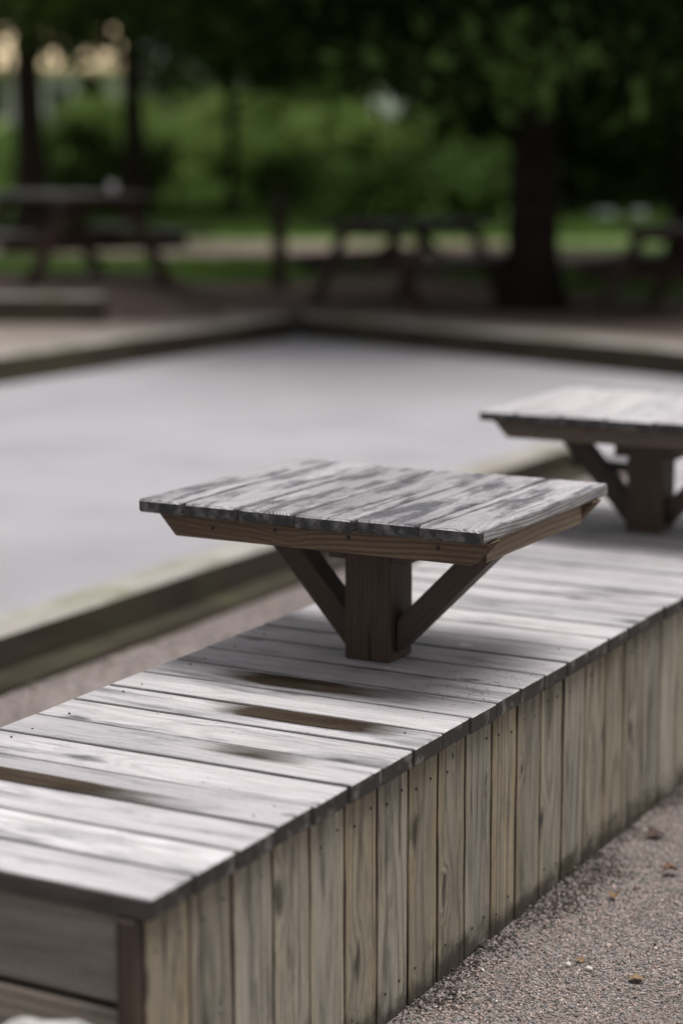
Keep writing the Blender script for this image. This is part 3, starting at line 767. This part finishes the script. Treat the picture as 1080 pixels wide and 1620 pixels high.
# white cup on the left picnic table
prof = [(0, 0), (.03, 0), (.038, .05), (.043, .10), (.037, .10), (.033, .05), (.026, .01), (0, .01)]
V = []; F = []; S = 18
for (r_, z_) in prof:
    for s in range(S): V.append((r_*math.cos(6.2832*s/S), r_*math.sin(6.2832*s/S), z_))
for i in range(len(prof)-1):
    for s in range(S): F.append((i*S+s, i*S+(s+1) % S, (i+1)*S+(s+1) % S, (i+1)*S+s))
me = bpy.data.meshes.new('cup'); me.from_pydata(V, [], F); me.update()
for p in me.polygons: p.use_smooth = True
x, y = XY(17.95, -1.98)
tag(link('cup', me, M['cup'], None, (x, y, .41+.768*1.10)), 'small white cup on the right end of the left picnic table', 'cup')
# wooden post
x, y = XY(20.1, -.60)
me = board_mesh('post', .92, .13, .13, .012, [M['picnic'], M['picnic']], wob=.004, seg=3)
pr = empty('bollard', (x, y, H(x, y)))
link('shaft', me, None, pr, (0, 0, .44), (0, -math.pi/2, .3))
bm = bmesh.new(); bmesh.ops.create_cone(bm, cap_ends=True, segments=4, radius1=.105, radius2=.02, depth=.06); me = bpy.data.meshes.new('cap'); bm.to_mesh(me); bm.free()
link('cap', me, M['picnic'], pr, (0, 0, .93), (0, 0, .3+math.pi/4))
tag(pr, 'lone dark wooden post standing between the left and middle picnic tables', 'post')

# ------------------------------------------------------------------ trees, shrubs, grass
def leaves_mesh(name, cent, size, up=.35, shade=None):
    n = len(cent)
    a = RNG.normal(size=(n, 3)); a /= np.linalg.norm(a, axis=1)[:, None]
    b = RNG.normal(size=(n, 3)); b -= a*(a*b).sum(1)[:, None]; b /= np.linalg.norm(b, axis=1)[:, None]
    s = size*RNG.uniform(.6, 1.4, (n, 1))
    V = np.stack([cent-a*s, cent+b*s*.45, cent+a*s, cent-b*s*.45], 1).reshape(-1, 3)
    F = np.arange(n*4).reshape(-1, 4)
    me = mesh_np(name, V, F)
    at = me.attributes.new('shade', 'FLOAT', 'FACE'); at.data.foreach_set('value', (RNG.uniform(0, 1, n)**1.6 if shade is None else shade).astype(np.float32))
    return me
SH = []
def crown_pts(center, rx, ry, rz, nclump, nleaf, cr, low=-1.0, shell=.55, litfrac=.07):
    out = []
    k = 0
    while k < nclump:
        d = RNG.normal(size=3); d /= np.linalg.norm(d)
        r = RNG.uniform(shell, 1)**.6
        p = d*r
        if p[2] < low: continue
        c = np.array(center)+p*np.array((rx, ry, rz)); k += 1
        rr = cr*RNG.uniform(.6, 1.3)
        q = RNG.normal(size=(nleaf, 3))*rr*np.array((.55, .55, .38))
        out.append(c+q); SH.append(np.clip((RNG.uniform(.5, 1) if RNG.uniform() < litfrac else RNG.uniform(0, .16))+RNG.uniform(-.15, .15, nleaf), 0, 1))  # lit and shaded clumps painted into the leaf colour by chance
    return np.concatenate(out)
def tree(label, D, L, trunk_r, crown_z, rx, rz, nclump, nleaf, mat='leafdark', leaf=.11, cr=.9, low=-1.0, boughs=(), lean=0, flare=1.6, off=(0, 0)):
    x, y = XY(D, L); z = H(x, y)
    root = empty('tree', (x, y, z))
    top = crown_z+rz*.4-z
    pts = [(0, 0, -.15), (0, 0, .12), (.01, 0, .45), (lean*.3, .02, 1.3), (lean*.6, -.03, 2.4), (lean, .05, 3.6), (lean*1.2, .1, top)]
    rr = [trunk_r*flare*1.25, trunk_r*flare, trunk_r*1.12, trunk_r, trunk_r*.93, trunk_r*.8, trunk_r*.25]
    parts = [tube_mesh('t', pts, rr, 14, True, .05)]
    for k in range(7):
        a = random.uniform(0, 6.28); h0 = random.uniform(2.6, max(3, top*.7)); ln = rx*random.uniform(.55, .85)
        parts.append(tube_mesh('b', [(lean*.8, 0, h0), (lean*.8+math.cos(a)*ln*.4, math.sin(a)*ln*.4, h0+.55), (lean*.8+math.cos(a)*ln, math.sin(a)*ln, h0+1.0+random.random())],
                               [trunk_r*.35, trunk_r*.22, trunk_r*.06], 7))
    link('trunk', join_meshes('trunk', parts), M['bark'], root)
    SH.clear(); pc = [crown_pts((off[0], off[1], crown_z-z), rx, rx, rz, nclump, nleaf, cr, low)]
    for (bd, bl, bz, br, bn) in boughs:     # low hanging boughs, by depth / lateral offset from the trunk
        bx, by = bd*F2.x+bl*R2.x, bd*F2.y+bl*R2.y
        for _ in range(bn):
            c = np.array((bx, by, bz-z))+RNG.normal(size=3)*np.array((br, br, br*.45))
            pc.append(c+RNG.normal(size=(nleaf//2, 3))*cr*np.array((.35, .35, .2))); SH.append(np.clip((RNG.uniform(.6, 1.2) if RNG.uniform() < .22 else RNG.uniform(0, .10))+RNG.uniform(-.2, .2, nleaf//2), 0, 1))  # lit boughs among shaded ones, also painted by colour value
    link('crown', leaves_mesh('crown', np.concatenate(pc), leaf, shade=np.concatenate(SH)), M[mat], root)
    tag(root, label, 'tree', 'trees around the picnic area')
    return root
tree('thick dark tree trunk flaring at its base, right of the middle picnic table', 17.7, 1.64, .2, 5.6, 3.4, 3.2, 120, 190, 'leafdark', .10, .95,
     boughs=((-1.0, -.3, 2.45, .45, 11), (-1.2, .9, 2.5, .5, 11), (-.8, -1.9, 2.95, .4, 8), (1, 1.9, 2.35, .5, 10), (-.5, 1.2, 2.9, .55, 8), (1.5, -1.6, 2.75, .6, 8), (.5, 2.4, 2.9, .7, 10), (2, -3.2, 3.0, .6, 8)))
tree('dark tree rising behind the left picnic table at the left edge', 27, -4.05, .19, 7.0, 2.6, 2.2, 60, 150, 'leafdark', .12, .9,
     boughs=((0, -.9, 3.3, .4, 7), (-1, 3.0, 3.5, .5, 8), (0, 1.0, 3.35, .35, 5), (0, .45, 3.75, .3, 4)))
tree('slim grey trunk behind the left picnic table, right of the pale house', 31, -3.1, .16, 6.6, 2.0, 2.0, 40, 150, 'leafdark', .12, .9, boughs=((0, 1.8, 3.7, .5, 12), (0, 2.9, 3.2, .5, 10)))
tree('slender dark trunk on the grass, left of the lone wooden post', 33, -1.75, .08, 5.2, 2.0, 1.8, 50, 150, 'leafdark', .12, .9, boughs=((0, .8, 3.1, .6, 10),))
tree('dark trunk on the grass slope between the post and the thick trunk', 36, 1.7, .12, 5.9, 2.6, 2.2, 70, 150, 'leafdark', .12, .9, boughs=((0, 1.2, 3.6, .5, 8),))
tree('dark tree at the right edge behind the right picnic table', 22.5, 3.75, .16, 5.2, 3.6, 2.9, 130, 170, 'leafdark', .11, .95)
tree('dense dark tree on the far right behind the boulders', 37, 6.3, .2, 4.4, 3.4, 3.2, 130, 180, 'leafdark', .13, .95)
tree('dense dark tree half hidden by the thick trunk', 34, 3.7, .18, 4.4, 2.5, 2.9, 120, 180, 'leafdark', .13, .95)
def shrub(label, D, L, h, r, mat, nclump=26, nleaf=150, leaf=.08, cr=.45):
    x, y = XY(D, L); z = H(x, y); root = empty('shrub', (x, y, z-.03))
    parts = []
    for k in range(5):
        a = random.uniform(0, 6.28)
        parts.append(tube_mesh('s', [(0, 0, 0), (math.cos(a)*r*.3, math.sin(a)*r*.3, h*.4), (math.cos(a)*r*.6, math.sin(a)*r*.6, h*.8)], [.03, .022, .008], 6))
    link('stem', join_meshes('stem', parts), M['bark'], root)
    SH.clear(); fp = crown_pts((0, 0, h*.55), r*.85, r*.85, h*.45, nclump, nleaf, cr, -.95, .3, .6)
    link('foliage', leaves_mesh('foliage', fp, leaf, shade=np.concatenate(SH)), M[mat], root)
    tag(root, label, 'shrub', 'shrubs behind the path')
shrub('dark low shrub right behind the middle picnic table', 30.5, .75, .9, 1.1, 'leafdark')
shrub('dark shrub left of the thick trunk, behind the path', 31.0, 2.0, 1.2, 1.0, 'leafdark')
shrub('tall black-green shrub right of the thick trunk', 36, 3.9, 2.2, 1.2, 'leafdark', 34)
shrub('tall black-green shrub at the far right behind the path', 36, 5.7, 2.2, 1.4, 'leafdark', 34)
shrub('olive green shrub behind the left picnic table', 33, -4.0, 1.5, 1.5, 'leafmid', 30)
shrub('pale green shrub in front of the cream-roofed house', 58, -6.6, .6, 1.4, 'leaflit', 30, 150, .1, .6)
shrub('rounded green shrub on the slope behind the lone post', 41, -2.3, 1.6, 1.5, 'leaflit', 30)
shrub('bright green shrub on the slope left of the white hut', 46, .0, 1.0, 1.5, 'leaflit', 30)
shrub('bright green shrub on the slope under the white hut', 46, 1.2, .7, 1.2, 'leaflit', 26)
shrub('yellow-green shrub on the slope right of the white hut', 44, 2.2, 1.3, .9, 'leaflit', 24)
shrub('low dark shrub at the foot of the slope, above the lone post', 36, -.9, .7, .7, 'leafdark', 14)
shrub('light green shrub low on the slope, left of the slender trunk', 39, -3.4, .8, .8, 'leaflit', 16)
shrub('dark shrub high on the slope between the light green ones', 48, -.9, 1.5, .8, 'leafdark', 18)
shrub('yellow-green shrub high on the slope above the middle picnic table', 50, -.1, 1.2, .7, 'leaflit', 14)
shrub('dark narrow shrub on the slope just right of the white hut', 45, 2.0, 1.7, .45, 'leafdark', 14)
# far wood that reads as one mass
pts = []
for k in range(260):
    L = RNG.uniform(-38, 40); D = 92+RNG.uniform(0, 16); zc = RNG.uniform(1, 15)
    x, y = XY(D, L); pts.append(np.array((x, y, H(x, y)+zc))+RNG.normal(size=(110, 3))*np.array((1.5, 1.5, 1.1)))
tag(link('far_wood', leaves_mesh('far_wood', np.concatenate(pts), .42), M['leafdark']), 'dark far wood closing the view behind the houses', 'wood', kind='stuff')
# grass on the strip behind the soil and on the slope
def grass(name, n, label, Dr, Lr, ht, keep):
    D = RNG.uniform(*Dr, n); L = RNG.uniform(*Lr, n)
    m = keep(D, L); D, L = D[m], L[m]; n = len(D)
    x = CAM.x+D*F2.x+L*R2.x; y = CAM.y+D*F2.y+L*R2.y; z = np.array([H(a, b) for a, b in zip(x, y)])
    base = np.stack([x, y, z-.01], 1); a = RNG.uniform(0, 6.28, n); wv = np.stack([np.cos(a), np.sin(a), 0*a], 1)*RNG.uniform(.006, .016, (n, 1))*(ht/.1)
    tip = base+np.stack([RNG.normal(0, .03, n)*ht/.1, RNG.normal(0, .03, n)*ht/.1, RNG.uniform(.5, 1.3, n)*ht], 1)
    me = mesh_np(name, np.stack([base-wv, base+wv, tip], 1).reshape(-1, 3), np.arange(n*3).reshape(-1, 3))
    at = me.attributes.new('shade', 'FLOAT', 'FACE'); at.data.foreach_set('value', RNG.uniform(0, 1, n).astype(np.float32))
    tag(link(name, me, M['grass']), label, 'grass', kind='stuff')
grass('grass', 60000, 'short green grass strip in front of the pinkish path', (19.5, 24.5), (-5, 5), .09, lambda D, L: (D < 24.2-.55*np.maximum(0, L)) & (D > 21.3-.55*np.maximum(0, L)+.5*np.sin(L*1.7)))
grass('slope_grass', 60000, 'longer grass on the slope beyond the path', (28, 58), (-9, 9), .22, lambda D, L: D > 28.4-.55*np.maximum(0, L))
# pale stones on the grass at the right
for i, (D, L, s, lab) in enumerate(((32.3, 4.1, .21, 'pale stone on the grass at the right, left one of the pair'), (32.4, 4.66, .19, 'pale stone on the grass at the right, right one of the pair'),
                                    (32.6, 5.45, .25, 'pale stone at the very right edge of the picture'))):
    x, y = XY(D, L); rock('boulder', (x, y, H(x, y)+s*.5), (s, s*.8, s*.62), M['paleblue'], lab, 'stone', 'pale stones on the grass', 3, 20+i)

# ------------------------------------------------------------------ house and hut beyond the slope
def box_mesh(name, sx, sy, sz, bev=.02, mat=None):
    bm = bmesh.new(); bmesh.ops.create_cube(bm, size=1)
    bmesh.ops.scale(bm, vec=(sx, sy, sz), verts=bm.verts)
    if bev: bmesh.ops.bevel(bm, geom=bm.edges[:], offset=bev, segments=1, affect='EDGES')
    me = bpy.data.meshes.new(name); bm.to_mesh(me); bm.free()
    if mat: me.materials.append(mat)
    return me
def house(name, label, D, L, w_, d_, z0, h1, h2, mlow, mup, rise, rz, mroof='roof', win=True):
    x, y = XY(D, L); root = empty(name, (x, y, z0), rz)
    link('lower_wall', box_mesh('lower_wall', w_, d_, h1, .03, M[mlow]), None, root, (0, 0, h1/2))
    if h2: link('upper_wall', box_mesh('upper_wall', w_-.06, d_-.06, h2, .03, M[mup]), None, root, (0, 0, h1+h2/2+.003))
    ht = h1+h2
    me = bpy.data.meshes.new('roof'); o = .35; a, b = w_/2+o, d_/2+o
    me.from_pydata([(-a, -b, ht), (a, -b, ht), (a, b, ht), (-a, b, ht), (-a, 0, ht+rise), (a, 0, ht+rise), (-a, -b, ht+.18), (a, -b, ht+.18), (a, b, ht+.18), (-a, b, ht+.18)], [],
                   [(0, 3, 2, 1), (0, 1, 7, 6), (2, 3, 9, 8), (6, 7, 5, 4), (8, 9, 4, 5), (0, 6, 4, 9, 3), (1, 2, 8, 5, 7)]); me.update()
    link('roof', me, M[mroof], root)
    wm = box_mesh('window', .9, .08, 1.1, .02, M['white']); pm = box_mesh('pane', .74, .04, .94, 0, M['glass'])
    cols = [(-w_/2+w_*(i+.5)/max(1, int(w_//2.2))) for i in range(max(1, int(w_//2.2)))]
    for zz in ([h1*.6] if win else []):
        for cx in cols:
            f = link('window', wm, None, root, (cx, -d_/2-.02, zz)); link('pane', pm, None, f, (0, -.035, 0))
    dr = link('door', box_mesh('door', .95 if w_ > 3 else .5, .09, min(2.0, h1*.85), .02, M['bark']), None, root, (cols[0]+1.1 if w_ > 3 else -w_/2+.3, -d_/2-.025, min(2.0, h1*.85)/2))
    link('handle', box_mesh('handle', .12, .06, .04, .01, M['screw']), None, dr, (.35 if w_ > 3 else .16, -.07, 0))
    tag(root, label, name)
house('house', 'grey house with a cream roof added for a bright gap in the leaves at upper left', 72, -9.35, 3.6, 5.4, 2.0, 2.3, 0, 'greywall', 'cream', 1.75, rad(28), 'cream')  # cream roof added for the brightness of open sky at this gap
house('hut', 'small bluish white hut glimpsed through the leaves in the middle', 75, 1.6, 2.1, 1.8, 2.3, 1.75, 0, 'white', 'white', .35, rad(28), win=False)
